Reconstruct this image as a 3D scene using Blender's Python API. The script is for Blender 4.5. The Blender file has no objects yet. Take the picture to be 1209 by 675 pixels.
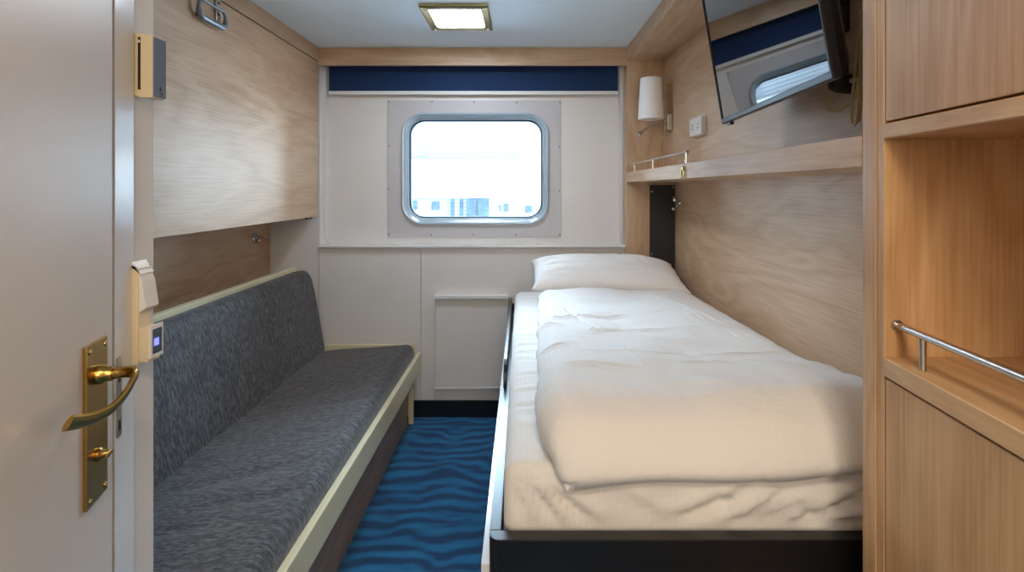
import bpy, bmesh, math, random
from mathutils import Vector, Matrix, noise
random.seed(7)
PI = math.pi
S = bpy.context.scene
C = S.collection

# ---------------------------------------------------------------- camera model (used to lay the room out)
F, VX, VY, EYE = 640.0, 616.0, 223.0, 1.30
def pX(px, Y): return (px - VX) / F * Y
def pZ(py, Y): return EYE - (py - VY) / F * Y

# ---------------------------------------------------------------- materials
def lin(c):
    def f(v):
        v /= 255.0
        return v / 12.92 if v <= 0.04045 else ((v + 0.055) / 1.055) ** 2.4
    return (f(c[0]), f(c[1]), f(c[2]), 1.0)

def new_mat(name):
    m = bpy.data.materials.new(name); m.use_nodes = True
    nt = m.node_tree
    b = nt.nodes['Principled BSDF']
    return m, nt, b

def N(nt, t, **kw):
    n = nt.nodes.new(t)
    for k, v in kw.items():
        if k.startswith('i_'):
            n.inputs[k[2:].replace('_', ' ')].default_value = v
        else:
            setattr(n, k, v)
    return n

def ramp(nt, stops, interp='LINEAR'):
    r = nt.nodes.new('ShaderNodeValToRGB'); cr = r.color_ramp; cr.interpolation = interp
    while len(cr.elements) > 1: cr.elements.remove(cr.elements[-1])
    cr.elements[0].position = stops[0][0]; cr.elements[0].color = stops[0][1]
    for p, c in stops[1:]:
        e = cr.elements.new(p); e.color = c
    return r

def coords(nt, scale, rot=(0, 0, 0), loc=(0, 0, 0)):
    tc = nt.nodes.new('ShaderNodeTexCoord'); mp = nt.nodes.new('ShaderNodeMapping')
    mp.inputs['Scale'].default_value = scale; mp.inputs['Rotation'].default_value = rot
    mp.inputs['Location'].default_value = loc
    nt.links.new(tc.outputs['Object'], mp.inputs['Vector'])
    return mp

def plain(name, rgb, rough=0.5, metal=0.0, bump=0.0, bscale=200.0, var=0.04, spec=0.5, coat=0.0):
    m, nt, b = new_mat(name); L = nt.links
    mp = coords(nt, (1, 1, 1))
    n = N(nt, 'ShaderNodeTexNoise'); n.inputs['Scale'].default_value = 6; n.inputs['Detail'].default_value = 4
    L.new(mp.outputs[0], n.inputs['Vector'])
    c = lin(rgb); d = tuple(v * (1 - var) for v in c[:3]) + (1,); e = tuple(min(1, v * (1 + var)) for v in c[:3]) + (1,)
    r = ramp(nt, [(0.3, d), (0.7, e)]); L.new(n.outputs['Fac'], r.inputs[0])
    L.new(r.outputs[0], b.inputs['Base Color'])
    b.inputs['Roughness'].default_value = rough; b.inputs['Metallic'].default_value = metal
    b.inputs['Specular IOR Level'].default_value = spec
    b.inputs['Coat Weight'].default_value = coat
    if bump:
        n2 = N(nt, 'ShaderNodeTexNoise'); n2.inputs['Scale'].default_value = bscale
        L.new(mp.outputs[0], n2.inputs['Vector'])
        bp = N(nt, 'ShaderNodeBump'); bp.inputs['Strength'].default_value = bump; bp.inputs['Distance'].default_value = 0.002
        L.new(n2.outputs['Fac'], bp.inputs['Height']); L.new(bp.outputs[0], b.inputs['Normal'])
    return m

def wood(name, axis, light=(212, 184, 154), dark=(182, 147, 114), rough=0.42, off=0.0):
    """oak laminate; axis = grain direction in object space"""
    m, nt, b = new_mat(name); L = nt.links
    lo, hi = 1.0, 4.6
    sc = [hi, hi, hi]; sc['xyz'.index(axis)] = lo
    mp = coords(nt, tuple(sc), loc=(off, off * 1.7, off * .6))
    # broad cathedral figure
    n0 = N(nt, 'ShaderNodeTexNoise'); n0.inputs['Scale'].default_value = 1.0; n0.inputs['Detail'].default_value = 2.5
    n0.inputs['Distortion'].default_value = 0.6
    L.new(mp.outputs[0], n0.inputs['Vector'])
    mul = N(nt, 'ShaderNodeMath', operation='MULTIPLY'); mul.inputs[1].default_value = 6.0
    L.new(n0.outputs['Fac'], mul.inputs[0])
    fr = N(nt, 'ShaderNodeMath', operation='PINGPONG'); fr.inputs[1].default_value = 0.5
    L.new(mul.outputs[0], fr.inputs[0])
    # fine pores
    sc2 = [160.0, 160.0, 160.0]; sc2['xyz'.index(axis)] = 5.0
    mp2 = coords(nt, tuple(sc2))
    n1 = N(nt, 'ShaderNodeTexNoise'); n1.inputs['Scale'].default_value = 1.0; n1.inputs['Detail'].default_value = 3
    L.new(mp2.outputs[0], n1.inputs['Vector'])
    # plank-wide tone
    sc3 = [2.6, 2.6, 2.6]; sc3['xyz'.index(axis)] = 0.25
    mp3 = coords(nt, tuple(sc3), loc=(off, 3.1, off))
    n2 = N(nt, 'ShaderNodeTexNoise'); n2.inputs['Scale'].default_value = 1.0; n2.inputs['Detail'].default_value = 1
    L.new(mp3.outputs[0], n2.inputs['Vector'])
    a1 = N(nt, 'ShaderNodeMath', operation='MULTIPLY'); a1.inputs[1].default_value = 0.36
    L.new(fr.outputs[0], a1.inputs[0])
    a2 = N(nt, 'ShaderNodeMath', operation='MULTIPLY_ADD'); a2.inputs[1].default_value = 0.5
    L.new(n1.outputs['Fac'], a2.inputs[0]); L.new(a1.outputs[0], a2.inputs[2])
    a3 = N(nt, 'ShaderNodeMath', operation='MULTIPLY_ADD'); a3.inputs[1].default_value = 0.5
    L.new(n2.outputs['Fac'], a3.inputs[0]); L.new(a2.outputs[0], a3.inputs[2])
    mid = tuple((x + y) / 2 for x, y in zip(light, dark))
    r = ramp(nt, [(0.40, lin(dark)), (0.56, lin(mid)), (0.78, lin(light))]); L.new(a3.outputs[0], r.inputs[0])
    L.new(r.outputs[0], b.inputs['Base Color'])
    b.inputs['Roughness'].default_value = rough
    bp = N(nt, 'ShaderNodeBump'); bp.inputs['Strength'].default_value = 0.12; bp.inputs['Distance'].default_value = 0.001
    L.new(n1.outputs['Fac'], bp.inputs['Height']); L.new(bp.outputs[0], b.inputs['Normal'])
    return m

def fabric_sofa(name):
    m, nt, b = new_mat(name); L = nt.links
    mp = coords(nt, (42, 115, 42))
    n = N(nt, 'ShaderNodeTexNoise'); n.inputs['Scale'].default_value = 1.0; n.inputs['Detail'].default_value = 3; n.inputs['Roughness'].default_value = .7
    L.new(mp.outputs[0], n.inputs['Vector'])
    r = ramp(nt, [(0.42, lin((12, 11, 12))), (0.48, lin((60, 56, 57))), (0.62, lin((92, 88, 90)))])
    L.new(n.outputs['Fac'], r.inputs[0])
    mp2 = coords(nt, (14, 55, 9))
    n2 = N(nt, 'ShaderNodeTexNoise'); n2.inputs['Scale'].default_value = 1.0; n2.inputs['Detail'].default_value = 2
    L.new(mp2.outputs[0], n2.inputs['Vector'])
    r2 = ramp(nt, [(0.3, (.5, .5, .52, 1)), (0.6, (1, 1, 1, 1))]); L.new(n2.outputs['Fac'], r2.inputs[0])
    mx = N(nt, 'ShaderNodeMix', data_type='RGBA', blend_type='MULTIPLY'); mx.inputs[0].default_value = 1.0
    L.new(r.outputs[0], mx.inputs[6]); L.new(r2.outputs[0], mx.inputs[7])
    L.new(mx.outputs[2], b.inputs['Base Color'])
    b.inputs['Roughness'].default_value = 0.8; b.inputs['Sheen Weight'].default_value = 0.25
    bp = N(nt, 'ShaderNodeBump'); bp.inputs['Strength'].default_value = 0.5; bp.inputs['Distance'].default_value = 0.003
    L.new(n.outputs['Fac'], bp.inputs['Height']); L.new(bp.outputs[0], b.inputs['Normal'])
    return m

def linen(name, rgb=(240, 238, 235)):
    m, nt, b = new_mat(name); L = nt.links
    mp = coords(nt, (1, 1, 1))
    w1 = N(nt, 'ShaderNodeTexWave', wave_type='BANDS', bands_direction='X'); w1.inputs['Scale'].default_value = 26
    w2 = N(nt, 'ShaderNodeTexWave', wave_type='BANDS', bands_direction='Y'); w2.inputs['Scale'].default_value = 26
    for w in (w1, w2):
        w.inputs['Distortion'].default_value = 1.5; L.new(mp.outputs[0], w.inputs['Vector'])
    ad = N(nt, 'ShaderNodeMath', operation='ADD'); L.new(w1.outputs['Fac'], ad.inputs[0]); L.new(w2.outputs['Fac'], ad.inputs[1])
    n = N(nt, 'ShaderNodeTexNoise'); n.inputs['Scale'].default_value = 18; n.inputs['Detail'].default_value = 6
    L.new(mp.outputs[0], n.inputs['Vector'])
    ad2 = N(nt, 'ShaderNodeMath', operation='MULTIPLY_ADD'); ad2.inputs[1].default_value = 6.0
    adw = N(nt, 'ShaderNodeMath', operation='MULTIPLY'); adw.inputs[1].default_value = 0.3; L.new(ad.outputs[0], adw.inputs[0])
    L.new(n.outputs['Fac'], ad2.inputs[0]); L.new(adw.outputs[0], ad2.inputs[2])
    bp = N(nt, 'ShaderNodeBump'); bp.inputs['Strength'].default_value = 0.22; bp.inputs['Distance'].default_value = 0.003
    L.new(ad2.outputs[0], bp.inputs['Height']); L.new(bp.outputs[0], b.inputs['Normal'])
    b.inputs['Base Color'].default_value = lin(rgb); b.inputs['Roughness'].default_value = 0.85
    b.inputs['Sheen Weight'].default_value = 0.15
    return m

def carpet(name):
    m, nt, b = new_mat(name); L = nt.links
    mp = coords(nt, (1.0, 1.0, 1.0))
    n = N(nt, 'ShaderNodeTexNoise'); n.inputs['Scale'].default_value = 2.2; n.inputs['Detail'].default_value = 1.5
    mpn = coords(nt, (1.9, 1.3, 1)); L.new(mpn.outputs[0], n.inputs['Vector'])
    sep = N(nt, 'ShaderNodeSeparateXYZ'); L.new(mp.outputs[0], sep.inputs[0])
    k = N(nt, 'ShaderNodeMath', operation='MULTIPLY'); k.inputs[1].default_value = 78.0; L.new(sep.outputs['Y'], k.inputs[0])
    k2 = N(nt, 'ShaderNodeMath', operation='MULTIPLY_ADD'); k2.inputs[1].default_value = 19.0
    L.new(n.outputs['Fac'], k2.inputs[0]); L.new(k.outputs[0], k2.inputs[2])
    s = N(nt, 'ShaderNodeMath', operation='SINE'); L.new(k2.outputs[0], s.inputs[0])
    n2 = N(nt, 'ShaderNodeTexNoise'); n2.inputs['Scale'].default_value = 1.0; n2.inputs['Detail'].default_value = 1
    mp2 = coords(nt, (4.5, 22, 1)); L.new(mp2.outputs[0], n2.inputs['Vector'])
    k3 = N(nt, 'ShaderNodeMath', operation='MULTIPLY_ADD'); k3.inputs[1].default_value = 4.5
    L.new(n2.outputs['Fac'], k3.inputs[0]); L.new(s.outputs[0], k3.inputs[2])
    r = ramp(nt, [(0.38, lin((8, 68, 112))), (0.5, lin((12, 98, 148))), (0.75, lin((20, 124, 178)))])
    h = N(nt, 'ShaderNodeMath', operation='MULTIPLY_ADD'); h.inputs[1].default_value = 0.16; h.inputs[2].default_value = 0.14
    L.new(k3.outputs[0], h.inputs[0]); L.new(h.outputs[0], r.inputs[0])
    n3 = N(nt, 'ShaderNodeTexNoise'); n3.inputs['Scale'].default_value = 240; n3.inputs['Detail'].default_value = 2
    L.new(mp.outputs[0], n3.inputs['Vector'])
    r3 = ramp(nt, [(0.3, (.6, .6, .6, 1)), (0.75, (1.15, 1.15, 1.15, 1))]); L.new(n3.outputs['Fac'], r3.inputs[0])
    mx = N(nt, 'ShaderNodeMix', data_type='RGBA', blend_type='MULTIPLY'); mx.inputs[0].default_value = 1.0
    L.new(r.outputs[0], mx.inputs[6]); L.new(r3.outputs[0], mx.inputs[7]); L.new(mx.outputs[2], b.inputs['Base Color'])
    b.inputs['Roughness'].default_value = 0.95; b.inputs['Sheen Weight'].default_value = 0.1
    bp = N(nt, 'ShaderNodeBump'); bp.inputs['Strength'].default_value = 0.5; bp.inputs['Distance'].default_value = 0.004
    L.new(n3.outputs['Fac'], bp.inputs['Height']); L.new(bp.outputs[0], b.inputs['Normal'])
    return m

def emit(name, rgb, strength):
    m, nt, b = new_mat(name)
    b.inputs['Base Color'].default_value = (.8, .8, .8, 1)
    b.inputs['Emission Color'].default_value = lin(rgb); b.inputs['Emission Strength'].default_value = strength
    return m

def glass_mat(name):
    m, nt, b = new_mat(name); L = nt.links
    nt.nodes.remove(b)
    out = [n for n in nt.nodes if n.type == 'OUTPUT_MATERIAL'][0]
    t = N(nt, 'ShaderNodeBsdfTransparent'); t.inputs[0].default_value = (.96, .98, .985, 1)
    g = N(nt, 'ShaderNodeBsdfGlossy'); g.inputs['Roughness'].default_value = 0.02
    fr = N(nt, 'ShaderNodeFresnel'); fr.inputs['IOR'].default_value = 1.45
    mx = N(nt, 'ShaderNodeMixShader'); L.new(fr.outputs[0], mx.inputs[0]); L.new(t.outputs[0], mx.inputs[1]); L.new(g.outputs[0], mx.inputs[2])
    L.new(mx.outputs[0], out.inputs['Surface'])
    return m

def facade_mat(name, rgb, rgb2, per):
    m, nt, b = new_mat(name); L = nt.links
    mp = coords(nt, (1, 1, 1))
    w = N(nt, 'ShaderNodeTexWave', wave_type='BANDS', bands_direction='Z'); w.inputs['Scale'].default_value = per
    w.inputs['Distortion'].default_value = .3
    L.new(mp.outputs[0], w.inputs['Vector'])
    r = ramp(nt, [(0.0, lin(rgb2)), (0.25, lin(rgb))]); L.new(w.outputs['Fac'], r.inputs[0])
    L.new(r.outputs[0], b.inputs['Base Color']); b.inputs['Roughness'].default_value = .7
    return m

M = {}
M['ceiling'] = plain('ceiling_paint', (228, 241, 250), .5, var=.01)
M['white'] = plain('white_laminate', (226, 223, 219), .38, var=.015)
M['plate'] = plain('grey_painted_plate', (196, 193, 194), .42, var=.015)
M['white_gloss'] = plain('white_gloss_paint', (232, 233, 233), .16, var=.01)
M['door'] = plain('door_paint', (222, 216, 208), .34, var=.02, bump=.05, bscale=300)
M['edge_tan'] = plain('tan_edge_band', (170, 140, 112), .5)
M['woodY'] = wood('oak_along_room', 'y', off=1.3)
M['woodX'] = wood('oak_across_room', 'x', off=2.1)
M['woodZ'] = wood('oak_upright', 'z', off=.4)
M['warm_cabZ'] = wood('oak_warm_lit_upright', 'z', (212, 174, 130), (182, 138, 94), off=4.4)  # same oak as the walls, warm entry light put into its colour
M['warm_cabY'] = wood('oak_warm_lit_edge', 'y', (212, 174, 130), (182, 138, 94), off=5.2)
M['base_wood'] = wood('dark_oak_base', 'y', (176, 146, 122), (134, 108, 88), off=7.7)
M['cream'] = plain('cream_lacquer', (224, 214, 178), .3, var=.03)
M['sofa'] = fabric_sofa('charcoal_woven_fabric')
M['linen'] = linen('white_bed_linen')
M['sheet'] = linen('white_sheet', (236, 234, 230))
M['carpet'] = carpet('blue_wave_carpet')
M['black'] = plain('black_satin_board', (26, 26, 28), .3, var=.1)
M['black_metal'] = plain('black_metal', (34, 35, 38), .45, var=.1)
M['baseboard'] = plain('black_baseboard', (18, 19, 22), .35, var=.1)
M['chrome'] = plain('chrome', (214, 214, 216), .14, 1.0)
M['steel'] = plain('brushed_steel', (190, 188, 184), .28, 1.0)
M['grey_metal'] = plain('grey_cast_metal', (140, 145, 152), .35, .8)
M['brass'] = plain('brushed_brass', (186, 150, 82), .27, 1.0, var=.08)
M['brass_pale'] = plain('pale_brass', (196, 176, 122), .2, 1.0, var=.05)
M['window_metal'] = plain('window_frame_metal', (186, 204, 216), .25, .3)
M['gasket'] = plain('dark_rubber_gasket', (38, 52, 78), .5)
M['glass'] = glass_mat('window_glass')
M['blind'] = plain('navy_blind_cloth', (9, 46, 90), .8, var=.08, bump=.3, bscale=700)
M['screw'] = plain('dark_screw', (120, 118, 116), .3, .9)
M['diffuser'] = emit('opal_diffuser', (226, 239, 255), 46.0)
M['shade'] = plain('white_lamp_shade', (248, 249, 250), .6, var=.01)
M['plastic'] = plain('white_plastic', (232, 230, 224), .3, var=.01)
M['lamplit'] = plain('lamplit_tan_plastic', (228, 212, 178), .4, var=.02)  # tan of the warm corridor light put into the plastic's colour
M['dark'] = plain('dark_recess', (30, 24, 20), .6)
M['tv_screen'] = plain('tv_screen_glass', (6, 7, 9), .03, spec=.9, coat=1.0)
M['tv_body'] = plain('black_tv_plastic', (20, 18, 22), .3)
M['cable'] = plain('beige_cable', (196, 180, 136), .5)
M['window_grey'] = plain('window_lit_grey_panel', (112, 128, 150), .15)  # window light on the card switch front, put in as blue-grey colour
M['display'] = plain('dark_display', (16, 22, 44), .15)
M['blue_lit'] = emit('blue_lit_symbol', (30, 70, 255), 1.5)
M['facade'] = facade_mat('ribbed_facade', (190, 192, 196), (132, 134, 140), 3.2)
M['facade_band'] = plain('white_facade_band', (250, 250, 250), .6, var=.0)
M['facade_glass'] = plain('facade_window_glass', (84, 104, 126), .3, var=.45)
M['facade_pale'] = plain('pale_blue_panel', (160, 166, 174), .5, var=.15)
M['quay'] = plain('pale_bounce_quay', (234, 236, 238), .8)  # unseen ground, kept near-white to bounce sky light up to the ceiling

# ---------------------------------------------------------------- mesh helpers
def add_box(bm, x0, x1, y0, y1, z0, z1):
    v = [bm.verts.new((x, y, z)) for z in (z0, z1) for y in (y0, y1) for x in (x0, x1)]
    for f in ((0, 2, 3, 1), (4, 5, 7, 6), (0, 1, 5, 4), (2, 6, 7, 3), (0, 4, 6, 2), (1, 3, 7, 5)):
        bm.faces.new([v[i] for i in f])
    return v

def box(x0, x1, y0, y1, z0, z1):
    bm = bmesh.new(); add_box(bm, x0, x1, y0, y1, z0, z1); return bm

def bevel(bm, w, seg=2):
    bmesh.ops.bevel(bm, geom=[e for e in bm.edges], offset=w, segments=seg, profile=.7, affect='EDGES', clamp_overlap=True)
    return bm

def prism(poly, a0, a1, axis='z'):
    """extrude a 2-D polygon; axis z: poly in (x,y); axis y: poly in (x,z); axis x: poly in (y,z)"""
    bm = bmesh.new()
    def P(p, a):
        return {'z': (p[0], p[1], a), 'y': (p[0], a, p[1]), 'x': (a, p[0], p[1])}[axis]
    lo = [bm.verts.new(P(p, a0)) for p in poly]; hi = [bm.verts.new(P(p, a1)) for p in poly]
    n = len(poly)
    bm.faces.new(lo); bm.faces.new(hi[::-1])
    for i in range(n):
        bm.faces.new((lo[i], hi[i], hi[(i + 1) % n], lo[(i + 1) % n]))
    bmesh.ops.recalc_face_normals(bm, faces=bm.faces)
    return bm

def add_tube(bm, pts, rad, seg=12, closed=False, flat=None):
    """round (or flattened) tube along pts; rad scalar or list; flat = list of (side, up) radii"""
    pts = [Vector(p) for p in pts]; n = len(pts); rings = []
    up0 = Vector((0, 0, 1)); prev = None
    for i, p in enumerate(pts):
        if closed: t = (pts[(i + 1) % n] - pts[i - 1])
        else: t = pts[min(i + 1, n - 1)] - pts[max(i - 1, 0)]
        t.normalize()
        if prev is None:
            a = t.cross(up0)
            if a.length < 1e-3: a = t.cross(Vector((0, 1, 0)))
        else:
            a = prev - t * prev.dot(t)
        a.normalize(); prev = a; b = a.cross(t)
        r = rad[i] if isinstance(rad, (list, tuple)) else rad
        ra, rb = (r, r) if flat is None else flat[i]
        rings.append([bm.verts.new(p + a * (ra * math.cos(2 * PI * k / seg)) + b * (rb * math.sin(2 * PI * k / seg))) for k in range(seg)])
    m = n if closed else n - 1
    for i in range(m):
        A, B = rings[i], rings[(i + 1) % n]
        for k in range(seg):
            bm.faces.new((A[k], A[(k + 1) % seg], B[(k + 1) % seg], B[k]))
    if not closed:
        bm.faces.new(rings[0][::-1]); bm.faces.new(rings[-1])
    return bm

def tube(*a, **k):
    bm = bmesh.new(); add_tube(bm, *a, **k); bmesh.ops.recalc_face_normals(bm, faces=bm.faces); return bm

def smooth_path(pts, n=6):
    pts = [Vector(p) for p in pts]; out = []
    for i in range(len(pts) - 1):
        p0 = pts[max(i - 1, 0)]; p1 = pts[i]; p2 = pts[i + 1]; p3 = pts[min(i + 2, len(pts) - 1)]
        for k in range(n):
            t = k / n
            out.append(0.5 * ((2 * p1) + (p2 - p0) * t + (2 * p0 - 5 * p1 + 4 * p2 - p3) * t * t + (3 * p1 - p0 - 3 * p2 + p3) * t ** 3))
    out.append(pts[-1]); return out

def rr(cx, cz, w, h, r, n=10):
    """rounded rectangle outline in (x,z)"""
    pts = []
    for sx, sz, a0 in ((1, 1, 0), (-1, 1, PI / 2), (-1, -1, PI), (1, -1, 1.5 * PI)):
        for k in range(n + 1):
            a = a0 + PI / 2 * k / n
            pts.append((cx + sx * (w / 2 - r) + r * math.cos(a), cz + sz * (h / 2 - r) + r * math.sin(a)))
    return pts

def ring_loft(loops, close_first=False, close_last=False):
    """loops: list of lists of 3-D points of equal count"""
    bm = bmesh.new(); vs = [[bm.verts.new(p) for p in l] for l in loops]
    n = len(loops[0])
    for A, B in zip(vs, vs[1:]):
        for k in range(n): bm.faces.new((A[k], A[(k + 1) % n], B[(k + 1) % n], B[k]))
    if close_first: bm.faces.new(vs[0])
    if close_last: bm.faces.new(vs[-1][::-1])
    bmesh.ops.recalc_face_normals(bm, faces=bm.faces)
    return bm

def lathe(profile, seg=28, axis='z', origin=(0, 0, 0)):
    bm = bmesh.new(); rings = []
    for r, h in profile:
        ring = []
        for k in range(seg):
            a = 2 * PI * k / seg; u, v = r * math.cos(a), r * math.sin(a)
            p = {'z': (u, v, h), 'x': (h, u, v), 'y': (u, h, v)}[axis]
            ring.append(bm.verts.new(Vector(p) + Vector(origin)))
        rings.append(ring)
    for A, B in zip(rings, rings[1:]):
        for k in range(seg): bm.faces.new((A[k], A[(k + 1) % seg], B[(k + 1) % seg], B[k]))
    if profile[0][0] > 1e-6: bm.faces.new(rings[0][::-1])
    if profile[-1][0] > 1e-6: bm.faces.new(rings[-1])
    bmesh.ops.remove_doubles(bm, verts=bm.verts, dist=1e-6)
    bmesh.ops.recalc_face_normals(bm, faces=bm.faces)
    return bm

def plate_hole(outer, inner, y0, y1):
    """flat plate in xz with a hole, given thickness from y0 to y1"""
    bm = bmesh.new()
    for pts in (outer, inner):
        vs = [bm.verts.new((p[0], y0, p[1])) for p in pts]
        for i in range(len(vs)): bm.edges.new((vs[i], vs[(i + 1) % len(vs)]))
    bmesh.ops.triangle_fill(bm, use_beauty=True, use_dissolve=False, edges=bm.edges[:])
    faces = bm.faces[:]
    r = bmesh.ops.extrude_face_region(bm, geom=faces)
    for v in [g for g in r['geom'] if isinstance(g, bmesh.types.BMVert)]: v.co.y = y1
    bmesh.ops.recalc_face_normals(bm, faces=bm.faces)
    return bm

def soft_box(x0, x1, y0, y1, z0, z1, r, step):
    """densely gridded box with rounded edges"""
    bm = bmesh.new(); cache = {}
    lo = (x0, y0, z0); hi = (x1, y1, z1)
    cnt = [max(4, int(round((hi[i] - lo[i]) / step))) for i in range(3)]
    def V(i, j, k):
        key = (i, j, k)
        if key not in cache:
            p = Vector([lo[a] + (hi[a] - lo[a]) * key[a] / cnt[a] for a in range(3)])
            q = Vector([min(max(p[a], lo[a] + r), hi[a] - r) for a in range(3)])
            d = p - q
            if d.length > 1e-9: p = q + d.normalized() * min(r, d.length if d.length < r else r)
            cache[key] = bm.verts.new(p)
        return cache[key]
    for a in range(3):
        b, c = (a + 1) % 3, (a + 2) % 3
        for s in (0, cnt[a]):
            for i in range(cnt[b]):
                for j in range(cnt[c]):
                    def K(ii, jj):
                        k = [0, 0, 0]; k[a] = s; k[b] = ii; k[c] = jj; return V(*k)
                    try: bm.faces.new((K(i, j), K(i + 1, j), K(i + 1, j + 1), K(i, j + 1)))
                    except ValueError: pass
    bmesh.ops.recalc_face_normals(bm, faces=bm.faces)
    return bm

def wloc(o):
    v = Vector((0, 0, 0))
    while o is not None:
        v = v + Vector(o.location); o = o.parent
    return v

def obj(name, bm, mat, parent=None, smooth=False, local=False, loc=None):
    """link bm (world coordinates unless local) as ONE mesh object"""
    me = bpy.data.meshes.new(name)
    off = Vector((0, 0, 0))
    if not local:
        if parent is not None: off = wloc(parent)
        elif loc is not None: off = Vector(loc)
        if off.length: bmesh.ops.translate(bm, vec=-off, verts=bm.verts)
    bm.to_mesh(me); bm.free()
    o = bpy.data.objects.new(name, me); C.objects.link(o)
    if mat is not None: me.materials.append(mat)
    if parent is not None: o.parent = parent
    elif loc is not None: o.location = loc
    if smooth:
        for p in me.polygons: p.use_smooth = True
        if smooth == 'auto':
            me.set_sharp_from_angle(angle=math.radians(40))
    return o

def thing(name, label, cat, loc=(0, 0, 0), rotz=0, group=None):
    o = bpy.data.objects.new(name, None); C.objects.link(o); o.empty_display_size = .05
    o.location = loc; o.rotation_euler = (0, 0, rotz)
    o['label'] = label; o['category'] = cat
    if group: o['group'] = group
    return o

def tag(o, label, cat, group=None):
    o['label'] = label; o['category'] = cat
    if group: o['group'] = group
    return o

def struct(name, bm, m, label=None, cat=None, smooth=False):
    o = obj(name, bm, m, smooth=smooth); o['kind'] = 'structure'
    o['label'] = label or name.replace('_', ' '); o['category'] = cat or name.split('_')[0]
    return o

# ---------------------------------------------------------------- main dimensions
YV = 3.05                      # valance / right end panel plane
YL = 3.10                      # lower back wall
YU = 3.18                      # recessed upper back wall
ZC = pZ(56, YV)                # ceiling
XL = pX(319, YL)               # left wall
XB = pX(376, YV)               # folded berth front
XS = pX(740, YV)               # shelf front / beam face
XR = pX(784, YV)               # right wall above shelf
XQ = .862                      # right wall below shelf (recessed)
ZS1, ZS0 = pZ(203.5, YV), pZ(215, YV)   # shelf top / bottom
YK = XS * F / (1018 - VX)      # far side of the tall cabinet
XW = -.70; YW = 1.03           # bathroom block at the left of the entry

# ---------------------------------------------------------------- room shell
struct('floor', box(-1.75, 1.5, -1.4, YL + .02, -.06, 0), M['carpet'], 'dark blue carpet with wavy pattern covering the cabin floor')
struct('ceiling', box(-1.75, 1.5, -1.4, 3.4, ZC, ZC + .08), M['ceiling'], 'plain pale ceiling of the cabin')
struct('wall_left', box(XL - .1, XL, YW, YL, 0, ZC), M['woodY'], 'oak panelled left wall behind the sofa')
bw = box(-1.7, XW, -1.35, YW, 0, ZC)
struct('wall_entry', bw, M['white'], 'white wall of the wet room beside the open door')
struct('wall_front', box(XW, 1.42, -1.4, -1.32, 0, ZC), M['white'], 'white wall behind the viewer')
# lower back wall made of laminate panels with narrow joints
bm = bmesh.new()
seams = [XL - .1, pX(376.5, YL), pX(497, YL), pX(618, YL), pX(739, YL), 1.2]
ZSILL = pZ(292.5, YV + .03)
for a, b in zip(seams, seams[1:]):
    add_box(bm, a + .0016, b - .0016, YL, YL + .03, 0, ZSILL - .004)
add_box(bm, XL - .1, 1.2, YL + .012, YL + .2, 0, ZSILL - .004)
add_box(bm, XL - .1, XB - .012, YL, YL + .1, ZSILL - .004, ZC)
struct('wall_back', bm, M['white'], 'white panelled lower back wall under the window')
# right walls
bm = bmesh.new()
add_box(bm, XR, 1.42, YK, YV + .2, ZS0 + .02, ZC)
add_box(bm, XQ, 1.42, YK, YV + .2, 0, ZS0 + .02)
struct('wall_right', bm, M['woodY'], 'oak panelled right wall over the bed')
struct('wall_right_entry', box(1.15, 1.42, -1.35, YK, 0, ZC), M['white'], 'white wall behind the tall cabinet')
bm = box(XS, XR, YV, YV + .12, ZS1, ZC); add_box(bm, XS, XQ, YV, YV + .12, 0, ZS1)
struct('trim_1', bm, M['woodZ'], 'upright oak end panel right of the window recess', 'panel')
struct('trim_2', box(XS, XR - .0005, YK, YV - .0005, pZ(72, YV), ZC - .001), M['woodY'], 'oak boxed beam under the ceiling along the right wall', 'beam')
struct('trim_3', box(XB, XS, YV, YV + .022, pZ(77, YV), ZC - .001), M['woodX'], 'oak valance board above the blue blind', 'valance')
struct('trim_4', box(XL, XB, YW, YV, pZ(72.2, YV), ZC - .001), M['woodY'], 'oak fascia above the folded upper berth', 'fascia')
bm = bevel(box(pX(375, YV + .03), XS - .001, YV + .03, YU - .001, ZSILL, ZSILL + .014), .003)
struct('trim_5', bm, M['white_gloss'], 'white window sill board across the back wall', 'sill')
# side channels of the blind
ZVB = pZ(77, YV)
bm = box(XB - .01, pX(382, YU), YL + .002, YU - .001, ZSILL + .014, ZVB + .06); add_box(bm, pX(382, YU) + .002, pX(388, YU), YL + .035, YU - .001, ZSILL + .014, ZVB + .06)
struct('trim_6', bm, M['white'], 'white upright channel left of the window wall', 'channel')
bm = box(pX(730.5, YU), pX(734, YU), YL + .035, YU - .001, ZSILL + .014, ZVB + .06); add_box(bm, pX(734.6, YU), XS + .02, YL + .03, YU - .001, ZSILL + .014, ZVB + .06)
struct('trim_7', bm, M['white'], 'white upright channel right of the window wall', 'channel')
struct('baseboard_back', box(pX(488, YL), -.09, YL - .012, YL - .0005, 0, pZ(472, YL)), M['baseboard'], 'black baseboard along the foot of the back wall')

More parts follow.
